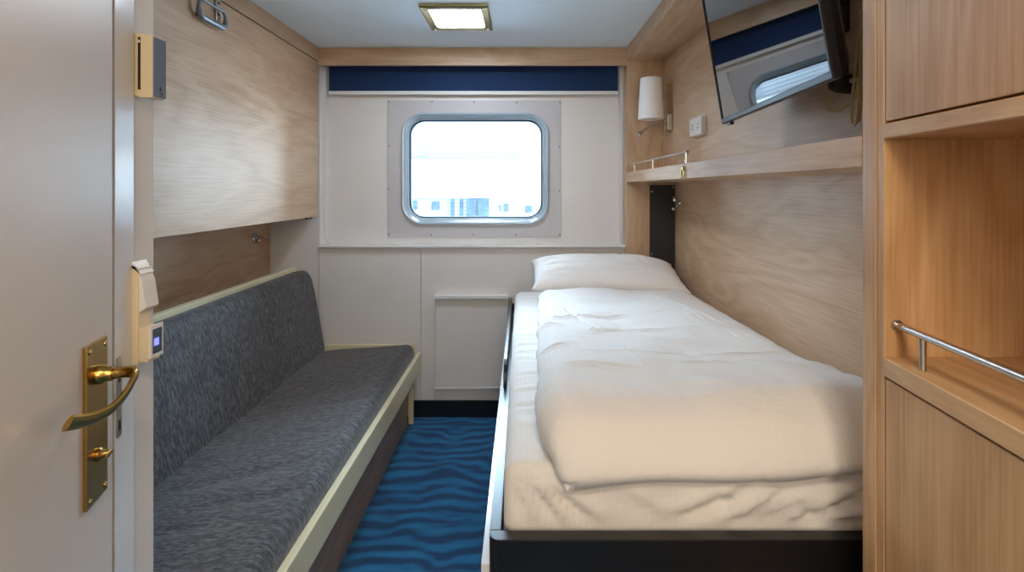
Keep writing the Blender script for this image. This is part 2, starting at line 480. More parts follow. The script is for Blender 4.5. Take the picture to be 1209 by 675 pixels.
# ---------------------------------------------------------------- window
wcx, wcz = (pX(474, 3.16) + pX(648, 3.16)) / 2, (pZ(133, 3.16) + pZ(265, 3.16)) / 2
ww, wh = pX(648, 3.16) - pX(474, 3.16), pZ(133, 3.16) - pZ(265, 3.16)
rO = .125
def L3(pts, y): return [(p[0], y, p[1]) for p in pts]
hole = rr(wcx, wcz, ww - .02, wh - .02, rO - .01)
outer = [(XB - .02, ZSILL), (XS + .02, ZSILL), (XS + .02, ZC), (XB - .02, ZC)]
struct('wall_back_upper', plate_hole(outer, hole, YU, YU + .07), M['white'], 'white recessed wall panel around the window', 'wall')
win = thing('window_1', 'rounded rectangular ship window in a grey screwed plate', 'window', (wcx, YU, wcz - wh / 2))
win['kind'] = 'structure'
px0, px1, pz0, pz1 = pX(457.5, YU - .004), pX(662.5, YU - .004), pZ(280, YU - .004), pZ(118.5, YU - .004)
obj('mounting_plate', plate_hole([(px0, pz0), (px1, pz0), (px1, pz1), (px0, pz1)], hole, YU - .004, YU - .0003), M['plate'], win)
def wl(d, y, r=None):
    return L3(rr(wcx, wcz, ww - 2 * d, wh - 2 * d, max(.02, rO - d)), y)
fr = ring_loft([wl(0, YU - .004), wl(0, YU - .016), wl(.004, YU - .020), wl(.011, YU - .018), wl(.014, YU - .008), wl(.024, YU - .002), wl(.026, YU + .012),
                wl(.036, YU + .016), wl(.038, YU + .06), wl(-.004, YU + .075)])
obj('window_frame', fr, M['window_metal'], win, smooth='auto')
g = ring_loft([wl(.0375, YU + .03), wl(.044, YU + .034), wl(.044, YU + .058), wl(.0375, YU + .06)])
obj('gasket', g, M['gasket'], win, smooth='auto')
gp = rr(wcx, wcz, ww - .086, wh - .086, rO - .043)
obj('window_pane', ring_loft([L3(gp, YU + .044), L3(gp, YU + .050)], True, True), M['glass'], win)
scr0 = None
for px, py in ((459, 119.5), (510, 120), (560, 120.5), (610, 121), (661, 121), (459, 172), (459, 223), (660.5, 173), (660.5, 225), (459, 276.5), (509, 277), (559, 277), (609, 277), (661, 277)):
    y = YU - .004; p = Vector((min(max(pX(px, y), px0 + .008), px1 - .008), y, min(max(pZ(py, y), pz0 + .008), pz1 - .008)))
    if scr0 is None:
        bm = lathe([(0, -.0022), (.003, -.0020), (.0044, -.0004), (.0044, 0)], 12, 'y')
        scr0 = obj('screw', bm, M['screw'], win, smooth=True, local=True); o = scr0
    else:
        o = scr0.copy(); C.objects.link(o); o.parent = win
    o.location = p - wloc(win)

# ---------------------------------------------------------------- roller blind
t = thing('roller_blind', 'navy blue roller blind pulled up at the top of the window recess', 'blind', (pX(560, YU), YU - .05, ZVB))
yb = YU - .03
zb = pZ(107.5, yb)
bm = box(pX(388.5, yb), pX(729.5, yb), yb, yb + .003, zb, ZVB + .05)
obj('blind_cloth', bm, M['blind'], t)
obj('bottom_bar', bevel(box(pX(388.5, yb), pX(729.5, yb), yb - .006, yb + .008, zb - .021, zb), .003), M['white_gloss'], t)
bm = lathe([(0, pX(388.8, yb)), (.018, pX(388.8, yb)), (.018, pX(729.2, yb)), (0, pX(729.2, yb))], 20, 'x', (0, yb + .0, ZVB + .03))
obj('roller_tube', bm, M['blind'], t, smooth='auto')
bm = bmesh.new()
yc = YL + .018
xa, xb_ = pX(731.5, yc), pX(733.5, yc)
zt, zl = ZVB + .04, pZ(276, yc)
path = [(xa, yc, zt), (xa, yc, zl + .02), (xa + .002, yc, zl + .006), ((xa + xb_) / 2, yc, zl), (xb_ - .002, yc, zl + .006), (xb_, yc, zl + .02), (xb_, yc, zt)]
add_tube(bm, path, .0016, 6)
for k in range(60):
    z = zt - .01 - k * (zt - zl - .03) / 60
    bmesh.ops.create_icosphere(bm, subdivisions=1, radius=.0028, matrix=Matrix.Translation((xa, yc, z)))
obj('bead_chain', bm, M['plastic'], t, smooth=True)

# ---------------------------------------------------------------- ceiling light
YA, YB_ = F * (ZC - EYE) / (VY - 33), F * (ZC - EYE) / (VY - 4)
lx0, lx1 = pX(510, YA), pX(582, YA)
t = thing('ceiling_light', 'square brass framed ceiling light with glowing opal panel', 'ceiling light', ((lx0 + lx1) / 2, (YA + YB_) / 2, ZC))
cx, cy = (lx0 + lx1) / 2, (YA + YB_) / 2; hw, hd = (lx1 - lx0) / 2, (YB_ - YA) / 2
hd = abs(hd)
def sq(a, b, z): return [(cx - a, cy - b, z), (cx + a, cy - b, z), (cx + a, cy + b, z), (cx - a, cy + b, z)]
iw, ih = hw - .04, hd - .045
bm = ring_loft([sq(hw, hd, ZC - .0005), sq(hw, hd, ZC - .012), sq(hw - .008, hd - .008, ZC - .016), sq(iw + .004, ih + .004, ZC - .014), sq(iw, ih, ZC - .006), sq(iw, ih, ZC - .0005)])
obj('light_frame', bm, M['brass_pale'], t)
obj('diffuser', bevel(box(cx - iw + .0006, cx + iw - .0006, cy - ih + .0006, cy + ih - .0006, ZC - .012, ZC - .001), .002), M['diffuser'], t)
s0 = None
for sx in (-1, 1):
    for sy in (-1, 1):
        if s0 is None:
            s0 = obj('screw', lathe([(0, -.004), (.004, -.0035), (.006, 0), (.006, .001)], 12), M['white_gloss'], t, smooth=True, local=True); o = s0
        else:
            o = s0.copy(); C.objects.link(o); o.parent = t
        o.location = (sx * (hw - .022), sy * (hd - .024), -.0155)

# ---------------------------------------------------------------- folded upper berth on the left
ZB0 = pZ(255.3, YV); ZB1 = pZ(73.4, YV)
t = thing('upper_berth', 'large oak faced upper berth folded flat against the left wall', 'berth', (XB, (YW + YV) / 2, ZB0))
obj('berth_body', box(XL + .0002, XB - .022, YW + .02, YV - .03, ZB0 + .02, ZB1 - .004), M['white'], t)
obj('front_panel', bevel(box(XB - .02, XB, YW + .005, YV - .003, ZB0, ZB1), .0015, 1), M['woodY'], t)
yh0, yh1 = pX(229, 1) / 1, 0
Ya, Yb2 = XB * F / (228 - VX), XB * F / (260 - VX)
zh = pZ(17, (Ya + Yb2) / 2)
h = thing('berth_handle', '', '', (0, 0, 0))
bpy.data.objects.remove(h)
# handle: rounded rectangular loop with thick lower grip
lp = []
for (a, b) in rr((Ya + Yb2) / 2, zh + .002, (Yb2 - Ya), .062, .024, 6):
    lp.append((XB + .020, a, b))
fl = []
for p in lp:
    low = max(0.0, min(1.0, (zh + .012 - p[2]) / .03))
    fl.append((.006 + .005 * low, .005 + .006 * low))
bm = bmesh.new(); add_tube(bm, lp, .006, 12, True, fl)
for yy in (Ya + .02, Yb2 - .02):
    add_tube(bm, [(XB, yy, zh - .022), (XB + .018, yy, zh - .024)], .007, 10)
bmesh.ops.recalc_face_normals(bm, faces=bm.faces)
o = obj('berth_handle', bm, M['grey_metal'], t, smooth=True); o['label'] = 'grey metal loop handle'
Yst = XB * F / (255.5 - VX)
bm = bevel(box(XB + .001, XB + .008, Yst - .014, Yst + .014, pZ(26, Yst), ZB1 + .0), .002)
st = obj('safety_latch', bm, M['steel'], t); st['label'] = 'steel safety latch strap above the handle'
for k, py in enumerate((4, 10, 17)):
    zz = pZ(py, Yst)
    obj('latch_rivet', bevel(box(XB + .008, XB + .0098, Yst - .008, Yst + .008, zz - .004, zz + .004), .001, 1), M['dark'], st)
Ycl = 2.93
obj('bottom_catch', bevel(box(XB - .016, XB - .002, Ycl - .035, Ycl + .035, ZB0 - .009, ZB0 - .0003), .002), M['black_metal'], t)

# small chrome fitting on the left wall, under the berth
Yh = XL * F / (300 - VX); Zh = pZ(281, Yh)
t = thing('wall_hook', 'small chrome wall peg on the oak wall under the folded berth', 'hook', (XL, Yh, Zh))
obj('base_plate', lathe([(0, .014), (.020, .012), (.026, .005), (.026, .0003), (0, .0003)], 24, 'x', (XL, Yh, Zh)), M['chrome'], t, smooth='auto')
obj('knob', lathe([(0, .032), (.010, .030), (.014, .022), (.012, .013), (0, .013)], 20, 'x', (XL, Yh, Zh - .012)), M['chrome'], t, smooth='auto')
bm = tube([(XL + .010, Yh, Zh + .012), (XL + .05, Yh - .01, Zh + .006), (XL + .105, Yh - .03, Zh - .008)], .0075, 14)
obj('peg', bm, M['chrome'], t, smooth='auto')

# ---------------------------------------------------------------- sofa
SY0, SY1 = 1.05, 3.045
XF = pX(497.5, 3.05)           # front rail outer face
t = thing('sofa', 'long charcoal fabric bench sofa with cream rails along the left wall', 'sofa', ((XF - 1.29) / 2, (SY0 + SY1) / 2, 0))
def wr(p, s, a): return noise.noise(Vector(p) * s) * a
# seat cushion
xs0, xs1 = -1.135, XF - .022
bm = soft_box(xs0, xs1, SY0 + .012, SY1 - .04, .335, .435, .045, .022)
for v in bm.verts:
    u = (v.co.x - xs0) / (xs1 - xs0); top = max(0, (v.co.z - .34) / .095)
    v.co.z += top * (-.026 + .045 * u) + top * wr((v.co.x * 1.2, v.co.y * .8, 0), 3, .006)
    wv = (v.co.y - 1.55)
    # a few shallow pull wrinkles across the seat
    for (yc_, xc_, ln) in ((1.62, -.86, .16), (1.67, -.80, .12), (1.50, -.75, .14), (1.38, -.88, .12), (2.2, -.72, .10)):
        d = (v.co.y - yc_) - .25 * (v.co.x - xc_)
        v.co.z -= top * .006 * math.exp(-(d / .016) ** 2) * math.exp(-((v.co.x - xc_) / ln) ** 2)
obj('seat_cushion', bm, M['sofa'], t, smooth=True)
# backrest cushion: sloped profile extruded along the room
prof = [(-1.088, .405), (-1.105, .50), (-1.135, .66), (-1.160, .775), (-1.176, .822), (-1.198, .846), (-1.226, .852), (-1.250, .842), (-1.258, .80), (-1.240, .60), (-1.20, .405), (-1.14, .400)]
nseg = 60; bm = bmesh.new(); rings = []
pr = [Vector((a, 0, b)) for a, b in prof]; pr.append(pr[0].copy()); pr = smooth_path(pr, 4)[:-1]
cxp = sum((p.x for p in pr)) / len(pr); czp = sum((p.z for p in pr)) / len(pr)
for i in range(nseg + 1):
    y = SY0 + .015 + (SY1 - .035 - SY0 - .015) * i / nseg
    e = min(i, nseg - i); k = 1 - (.055 if e == 0 else .02 if e == 1 else 0)
    ring = []
    for p in pr:
        q = Vector((cxp + (p.x - cxp) * k, y, czp + (p.z - czp) * (1 - (1 - k) * .5)))
        q.x += wr((q.x, q.y, q.z), 3.5, .004)
        ring.append(bm.verts.new(q))
    rings.append(ring)
for A, B in zip(rings, rings[1:]):
    for k in range(len(A)): bm.faces.new((A[k], A[(k + 1) % len(A)], B[(k + 1) % len(A)], B[k]))
bm.faces.new(rings[0][::-1]); bm.faces.new(rings[-1]); bmesh.ops.recalc_face_normals(bm, faces=bm.faces)
obj('backrest_cushion', bm, M['sofa'], t, smooth='auto')
obj('front_rail', bevel(box(XF - .024, XF, SY0, SY1, .285, .385), .006, 3), M['cream'], t)
obj('back_rail', bevel(box(-1.296, -1.264, SY0, SY1, .40, .862), .005, 3), M['cream'], t)
obj('end_rail', bevel(box(-1.262, XF - .026, SY1 - .026, SY1, .285, .432), .004, 2), M['cream'], t)
obj('seat_board', box(-1.262, XF - .026, SY0 + .005, SY1 - .028, .31, .333), M['base_wood'], t)
obj('base_panel', box(-.648, -.63, SY0 + .01, SY1 - .05, 0.0, .309), M['base_wood'], t)
obj('leg', bevel(box(-.626, -.600, SY1 - .05, SY1 - .028, 0, .284), .003), M['cream'], t)

# ---------------------------------------------------------------- heater cover on the back wall
yr = YL - .03
hx0, hx1, hz0, hz1 = pX(513, yr), pX(600.5, yr), pZ(459, yr), pZ(348, yr)
t = thing('heater_cover', 'flat white heater cover with a top ledge on the back wall', 'heater', ((hx0 + hx1) / 2, YL, hz0))
obj('cover_panel', bevel(box(hx0 + .008, hx1 - .004, yr, YL - .0002, hz0 + .012, hz1 - .024), .003), M['white'], t)
obj('top_ledge', bevel(box(hx0, hx1, yr - .020, YL - .0002, hz1 - .020, hz1), .004), M['white_gloss'], t)
obj('bottom_lip', bevel(box(hx0, hx1, yr - .006, YL - .001, hz0, hz0 + .011), .003), M['white_gloss'], t)
obj('side_edge', bevel(box(hx0, hx0 + .0075, yr - .005, YL - .001, hz0 + .0115, hz1 - .0235), .002), M['white_gloss'], t)

# ---------------------------------------------------------------- bed
BY0, BY1 = 1.05, 2.98
BX0, BX1 = pX(577, BY0), XQ - .002
ZL = pZ(637.5, BY0)
t = thing('bed', 'single bed with black foot board and white side along the right wall', 'bed', ((BX0 + BX1) / 2, (BY0 + BY1) / 2, 0))
# foot board: rounded outer corner
def rc(x0, x1, y0, y1, r):
    pts = [(x1, y1), (x0, y1), ]
    for k in range(7):
        a = PI + PI / 2 * k / 6
        pts.append((x0 + r + r * math.cos(a), y0 + r + r * math.sin(a)))
    pts.append((x1, y0)); return pts
obj('foot_board', bevel(prism(rc(BX0, BX1, BY0, BY0 + .031, .022), 0, ZL), .0025, 2), M['black'], t)
obj('side_board', bevel(box(BX0, BX0 + .024, BY0 + .0315, BY1, .552, ZL), .0025, 2), M['black'], t)
o = obj('side_panel', bevel(box(-.0815, -.0595, BY0 + .033, BY1, 0, .551), .003, 2), M['white_gloss'], t); o['label'] = 'white outer side of the bed'
obj('bed_base', box(BX0 + .0245, BX1, BY0 + .0315, BY1, .50, ZL - .042), M['black'], t)
obj('head_board', bevel(box(BX0, BX1, BY1 + .0005, BY1 + .022, 0, ZL + .05), .003, 2), M['black'], t)
# raised lee board with rounded near end
pl = [(2.97, ZL + .001), (2.97, .705)]
for k in range(9):
    a = PI / 2 + PI / 2 * k / 8
    pl.append((1.92 + .075 * math.cos(a), .630 + .075 * math.sin(a)))
pl.append((1.845, ZL + .001))
o = obj('lee_board', bevel(prism(pl, BX0 + .001, BX0 + .013, 'x'), .003, 2), M['black'], t); o['label'] = 'glossy black raised lee board'

# mattress under a fitted sheet
mx0, mx1, my0, my1 = BX0 + .027, XQ - .012, BY0 + .034, 2.965
ZM0, ZM1 = ZL - .04, .742
def seg_d(p, a, b):
    ab = (b[0] - a[0], b[1] - a[1]); tt = ((p[0] - a[0]) * ab[0] + (p[1] - a[1]) * ab[1]) / (ab[0] ** 2 + ab[1] ** 2 + 1e-9)
    tc = min(1, max(0, tt)); q = (a[0] + ab[0] * tc, a[1] + ab[1] * tc)
    sd = (p[0] - q[0]) * ab[1] - (p[1] - q[1]) * ab[0]
    return math.hypot(p[0] - q[0], p[1] - q[1]), (1 if sd > 0 else -1), tc
FOLD = (1.0, -.6, 0.0)
def crease(p, lst):
    s = 0
    for a, b, amp, w in lst:
        d, sg, tc = seg_d(p, a, b)
        if d < 4 * w:
            fade = min(1, 4 * min(tc, 1 - tc) + .15)
            s += amp * fade * (FOLD[0] * math.exp(-(d / w) ** 2) + FOLD[1] * math.exp(-((d - 1.7 * w) / (1.2 * w)) ** 2) * (1 if sg > 0 else FOLD[2]))
    return s * CK
CK = 1.0
bm = soft_box(mx0, mx1, my0, my1, ZM0, ZM1, .035, .0135)
front_folds = [((.02, .72), (.10, .625), .010, .010), ((.00, .70), (.03, .63), .010, .008), ((.06, .715), (.17, .635), .009, .012), ((.22, .70), (.30, .64), .004, .012),
               ((.30, .65), (.44, .71), .010, .012), ((.40, .63), (.52, .70), .010, .011), ((.46, .64), (.60, .70), .009, .012), ((.50, .625), (.72, .72), .012, .013),
               ((.58, .63), (.80, .68), .010, .011), ((.66, .64), (.84, .72), .010, .012), ((.40, .70), (.46, .64), .008, .009), ((.56, .68), (.62, .64), .008, .008)]
top_folds = []
for k in range(24):
    y = 1.30 + k * .07 + random.uniform(-.02, .02)
    top_folds.append(((-.04, y + random.uniform(-.02, .02)), (.12, y + random.uniform(-.03, .03)), random.uniform(.003, .007), random.uniform(.007, .012)))
for v in bm.verts:
    p = v.co
    if p.y < my0 + .034:
        v.co.y += .012 * max(0, 1 - (p.y - my0) / .034)
        v.co.y -= crease((p.x, p.z), front_folds) * 2.1 * max(0, min(1, (p.z - ZM0 - .038) / .03))
        v.co.y -= .004 * noise.noise(Vector((p.x * 9, 3, p.z * 12)))
        if v.co.y < my0 - .001: v.co.y = my0 - .001
    if p.z > ZM1 - .03:
        v.co.z += crease((p.x, p.y), top_folds) + .004 * noise.noise(Vector((p.x * 5, p.y * 5, 1)))
        v.co.z += .006 * math.sin((p.y - 1.1) / 1.8 * PI)
    if p.x < mx0 + .03 and p.z > ZM0 + .02:
        v.co.x += .002 * noise.noise(Vector((1, p.y * 14, p.z * 8)))
mt = tag(obj('mattress', bm, M['sheet'], None, smooth=True, loc=((mx0 + mx1) / 2, (my0 + my1) / 2, ZM0)), 'white sheeted mattress lying in the black bed frame', 'mattress')

# duvet
FOLD = (-.42, .30, .6)
CK = 2.0; creases_w = .7
random.seed(11)
NU, NV = 190, 300
creases = [((.10, 2.02), (.42, 2.10), .010, .012), ((.42, 2.10), (.78, 2.16), .004, .010), ((.20, 1.83), (.55, 1.84), .009, .011), ((.55, 1.84), (.82, 1.93), .005, .010),
           ((.17, 2.20), (.22, 1.95), .008, .012), ((.21, 2.0), (.27, 1.80), .009, .010), ((.16, 1.55), (.50, 1.52), .006, .013), ((.50, 1.52), (.80, 1.57), .006, .012),
           ((.55, 2.55), (.72, 1.9), .006, .014), ((.09, 2.4), (.20, 2.25), .008, .012), ((.06, 1.98), (.15, 1.90), .010, .014), ((.05, 1.62), (.14, 1.66), .010, .016), ((.10, 1.40), (.30, 1.33), .007, .018),
           ((.40, 1.38), (.62, 1.44), .005, .016), ((.62, 1.44), (.84, 1.36), .006, .016), ((.30, 2.4), (.50, 2.3), .004, .012), ((.35, 1.72), (.60, 1.66), .004, .010), ((.30, 1.70), (.32, 1.30), .003, .006), ((.62, 2.2), (.70, 1.66), .004, .008)]
for k in range(26):
    x, y = random.uniform(.08, .8), random.uniform(1.3, 2.5); a = random.uniform(-.5, .5); ln = random.uniform(.06, .2)
    creases.append(((x, y), (x + ln * math.cos(a), y + ln * math.sin(a)), random.uniform(.001, .003), random.uniform(.007, .013)))
creases = [(a, b, amp, w * creases_w) for a, b, amp, w in creases]
dy0, dy1 = 1.064, 2.64
def duvet_pt(u, v, top):
    # u 0..1 left to right, v 0..1 foot to head
    y = dy0 + (dy1 - dy0) * v
    xl = .036 + .05 * v + .012 * noise.noise(Vector((0, y * 5, 0))) + .008 * noise.noise(Vector((7, y * 13, 0)))
    xr = XQ - .008 - .02 * v
    dc = max(0, 1 - (y - dy0) / .11); xl += .045 * dc * dc
    x = xl + (xr - xl) * u
    yy = y + .018 * noise.noise(Vector((x * 3.2, 4, 0))) * (1 - v) + .03 * (1 - v) ** 3 * u
    eu = 1 - abs(2 * u - 1); ev = min(v, 1 - v) * 2
    # rim falloff: distances in metres to the rims
    dl, dr, df, dh = (u) * (xr - xl), (1 - u) * (xr - xl), v * (dy1 - dy0), (1 - v) * (dy1 - dy0)
    def rim(d, r): 
        if d >= r: return 1.0
        k = 1 - d / r; return math.sqrt(max(0, 1 - k * k))
    fl = rim(dl, .055); frr = rim(dr, .10); ff = rim(df, .115); fh = rim(dh, .06)
    th = .062 + .048 * math.exp(-((v - .08) / .22) ** 2)
    th += .014 * noise.noise(Vector((x * 4, y * 3.0, 2))) + .008 * noise.noise(Vector((x * 9, y * 8, 5)))
    base = ZM1 + .015
    w = fl * frr * ff * fh
    if top:
        z = base + th * w + (crease((x, y), creases) + .0022 * noise.noise(Vector((x * 30, y * 24, 1)))) * w
    else:
        z = base - .002
        z += 0
    # drape over the foot edge
    q = max(0, min(1, (my0 + .030 - yy) / .06)); z -= .055 * q * q * (3 - 2 * q) * (1 - .4 * u)
    # front bulge outward
    if top:
        yy -= .026 * math.sin(math.sqrt(min(1, max(0, (z - base + .035) / max(th + .035, .01)))) * PI * .92) * max(0, 1 - df / .13)
        x -= .012 * math.sin(min(1, max(0, (z - base) / max(th, .01))) * PI) * max(0, 1 - dl / .06)
    return Vector((min(x, XQ - .006), yy, z))
def remap(t):  # denser near the rims
    return .5 - .5 * math.cos(PI * t) * (1 - .35) - .5 * .35 * (1 - 2 * t)
bm = bmesh.new()
topv = [[bm.verts.new(duvet_pt(remap(i / NU), remap(j / NV), True)) for j in range(NV + 1)] for i in range(NU + 1)]
botv = [[None] * (NV + 1) for _ in range(NU + 1)]
for i in range(NU + 1):
    for j in range(NV + 1):
        if i in (0, NU) or j in (0, NV): botv[i][j] = topv[i][j]
        else: botv[i][j] = bm.verts.new(duvet_pt(remap(i / NU), remap(j / NV), False))
for i in range(NU):
    for j in range(NV):
        bm.faces.new((topv[i][j], topv[i + 1][j], topv[i + 1][j + 1], topv[i][j + 1]))
        bm.faces.new((botv[i][j + 1], botv[i + 1][j + 1], botv[i + 1][j], botv[i][j]))
bmesh.ops.recalc_face_normals(bm, faces=bm.faces)
tag(obj('duvet', bm, M['linen'], None, smooth=True, loc=(.45, 1.85, ZM1)), 'rumpled white duvet spread over the mattress', 'duvet')

# pillow
CK = 1.25
PX, PY, PZ0 = .435, 2.80, ZM1 + .012
hwx, hwy, ht = .368, .175, .086
NP = 64; bm = bmesh.new()
ang = math.radians(14)
pcre = [((-.8, .5), (-.3, .1), .012, .06), ((-.9, -.1), (-.45, -.3), .012, .07), ((.2, .8), (.55, -.2), .013, .05), ((.35, .7), (.75, .1), .012, .05), ((-.5, .6), (.1, .2), .008, .05), ((.6, -.4), (.95, -.2), .012, .06), ((-.2, -.5), (.4, -.6), .007, .06), ((-.7, -.6), (-.2, -.7), .009, .06), ((.0, .5), (.3, -.5), .006, .04), ((-.95, .3), (-.6, .2), .010, .05)]
def pil(u, v, s):
    e = (max(0, 1 - abs(u) ** 4.2) ** .5) * (max(0, 1 - abs(v) ** 2.6) ** .5)
    pin = 1 - .10 * (abs(u) ** 2) * (1 - abs(v)) ** 1 * 0 - .0
    x = u * hwx * (1 - .06 * (1 - v * v) * 0 + .0) * (1 + .05 * abs(v) ** 4 * abs(u))
    y = v * hwy * (1 - .10 * (1 - abs(v)) + .06 * abs(u) ** 4)
    z = s * ht * e * (1.0 if s > 0 else .75)
    z += (s * crease((u, v), pcre) + .006 * noise.noise(Vector((u * 3, v * 3, s * 2)))) * min(1, e * 1.6)
    x += .012 * noise.noise(Vector((v * 2.5, u * 2, 3))); 
    yy = y * math.cos(ang) - z * math.sin(ang); zz = y * math.sin(ang) + z * math.cos(ang)
    return Vector((PX + x, PY + yy, PZ0 + .105 + zz - .02 * max(0, u) ** 2))
tv = [[bm.verts.new(pil(-math.cos(PI * i / NP), -math.cos(PI * j / NP), 1)) for j in range(NP + 1)] for i in range(NP + 1)]
bv = [[tv[i][j] if (i in (0, NP) or j in (0, NP)) else bm.verts.new(pil(-math.cos(PI * i / NP), -math.cos(PI * j / NP), -1)) for j in range(NP + 1)] for i in range(NP + 1)]
for i in range(NP):
    for j in range(NP):
        bm.faces.new((tv[i][j], tv[i + 1][j], tv[i + 1][j + 1], tv[i][j + 1]))
        bm.faces.new((bv[i][j + 1], bv[i + 1][j + 1], bv[i + 1][j], bv[i][j]))
bmesh.ops.recalc_face_normals(bm, faces=bm.faces)
tag(obj('pillow', bm, M['linen'], None, smooth=True, loc=(PX, PY, PZ0)), 'plump white pillow at the head of the bed under the window', 'pillow')

# black panel at the head of the bed
yk = YV - .006
t = thing('headend_panel', 'narrow upright black metal panel on the oak at the bed head', 'panel', (pX(783, yk), YV, .72))
obj('panel_sheet', bevel(box(pX(767, yk), XQ - .003, yk - .004, YV - .0005, ZM1 - .05, pZ(218.5, yk)), .002), M['black_metal'], t)
s0 = None
for px, py in ((769.5, 226), (795, 221), (797, 300), (769.5, 300)):
    if s0 is None:
        s0 = obj('screw', lathe([(0, -.003), (.004, -.0025), (.0055, 0), (0, 0)], 12, 'y'), M['steel'], t, smooth=True, local=True); o = s0
    else:
        o = s0.copy(); C.objects.link(o); o.parent = t
    o.location = Vector((pX(px, yk), yk - .004, pZ(py, yk))) - wloc(t)

# ---------------------------------------------------------------- shelf over the bed
t = thing('wall_shelf', 'long thick oak shelf over the bed along the right wall', 'shelf', (XR, 2.0, ZS0))
obj('shelf_board', bevel(box(XS, XR - .001, YK + .001, YV - .001, ZS0, ZS1), .002, 2), M['woodY'], t)
bm = bmesh.new()
add_box(bm, XR - .001, XQ - .001, YK + .001, YV - .001, ZS0, ZS0 + .019)
obj('support_batten', bm, M['woodY'], t)
# short steel rail at the far end
xr_ = XS + .012
Yr0, Yr1 = xr_ * F / (812 - VX), xr_ * F / (748 - VX)
zr = ZS1 + .043
rail = obj('guard_rail', tube([(xr_, Yr0, zr), (xr_, Yr1, zr)], .0048, 14), M['chrome'], t, smooth='auto'); rail['label'] = 'short chrome guard rail'
for px in (749, 771, 810):
    Yp = xr_ * F / (px - VX)
    obj('rail_post', tube([(xr_, Yp, ZS1 + .0005), (xr_, Yp, zr - .004)], .004, 12), M['chrome'], rail, smooth='auto')
Yk = XS * F / (808 - VX)
bm = bmesh.new()
add_tube(bm, smooth_path([(XS - .006, Yk - .012, ZS0 + .002), (XS - .006, Yk - .012, ZS0 + .028), (XS - .006, Yk, ZS0 + .042), (XS - .006, Yk + .012, ZS0 + .028), (XS - .006, Yk + .012, ZS0 + .002)], 5), .0042, 10)
o = obj('latch_bracket', bm, M['brass_pale'], t, smooth=True); o['label'] = 'small metal arch latch on the shelf edge'

# chrome double hook under the shelf
Yq = XQ * F / (803 - VX); Zq = pZ(239, Yq)
t = thing('coat_hook', 'small chrome hook on the oak wall just under the shelf', 'hook', (XQ, Yq, Zq))
obj('hook_plate', lathe([(0, -.011), (.013, -.010), (.017, -.004), (.017, -.0003), (0, -.0003)], 20, 'x', (XQ, Yq, Zq)), M['chrome'], t, smooth='auto')
obj('upper_knob', lathe([(0, -.044), (.014, -.042), (.018, -.032), (.008, -.020), (.007, -.009), (0, -.009)], 20, 'x', (XQ, Yq, Zq + .018)), M['chrome'], t, smooth='auto')
bm = tube(smooth_path([(XQ - .008, Yq, Zq), (XQ - .020, Yq - .004, Zq - .025), (XQ - .034, Yq - .006, Zq - .040), (XQ - .044, Yq - .006, Zq - .028)], 5), .0065, 12)
obj('lower_hook', bm, M['chrome'], t, smooth=True)

# ---------------------------------------------------------------- wall sconce
Yl = XR * F / (793 - VX); mp_ = Yl / F
scx = pX(768.5, Yl)
zb0, zt0 = pZ(141, Yl), pZ(92.5, Yl)
t = thing('wall_sconce', 'wall lamp with white tapered shade and steel reading arm above the shelf', 'lamp', (XR, Yl, pZ(145, Yl)))
zm0, zm1 = pZ(154, Yl), pZ(135, Yl)
obj('backplate', bevel(box(XR - .026, XR - .0005, Yl - .022, Yl + .022, zm0, zm1), .002, 2), M['steel'], t)
bm = tube([(XR - .026, Yl, zm1 - .022), (scx + .01, Yl, zm1 - .022), (scx, Yl, zm1 - .022)], .0055, 12)
add_tube(bm, [(scx, Yl, zm1 - .026), (scx, Yl, zm1 + .02)], .010, 14)
obj('lamp_arm', bm, M['chrome'], t, smooth='auto')
sh = lathe([(.068, zb0), (.0565, zt0), (.0545, zt0), (.066, zb0), (.068, zb0)], 40, 'z', (scx, Yl, 0))
obj('lamp_shade', sh, M['shade'], t, smooth='auto')
bm = lathe([(0, zm1 + .018), (.012, zm1 + .02), (.014, zm1 + .04), (.022, zm1 + .065), (.024, zm1 + .09), (.012, zm1 + .112), (0, zm1 + .116)], 20, 'z', (scx, Yl, 0))
obj('bulb', bm, M['shade'], t, smooth=True)
ga = smooth_path([(XR - .026, Yl - .012, zm0 + .028), (XR - .06, Yl - .02, zm0 + .032), (XR - .11, Yl - .03, zm0 + .024), (pX(762, Yl - .04), Yl - .04, pZ(152.5, Yl - .04)), (pX(756.5, Yl - .05), Yl - .05, pZ(157, Yl - .05))], 6)
ra = obj('reading_arm', tube(ga, .0055, 12), M['steel'], t, smooth='auto'); ra['label'] = 'bent steel reading light arm'
e = Vector(ga[-1]); d = (Vector(ga[-1]) - Vector(ga[-4])).normalized()
bm = tube([e - d * .012, e, e + d * .012, e + d * .016], [.007, .0105, .0125, .0115], 16)
obj('reading_light_head', bm, M['chrome'], ra, smooth='auto')

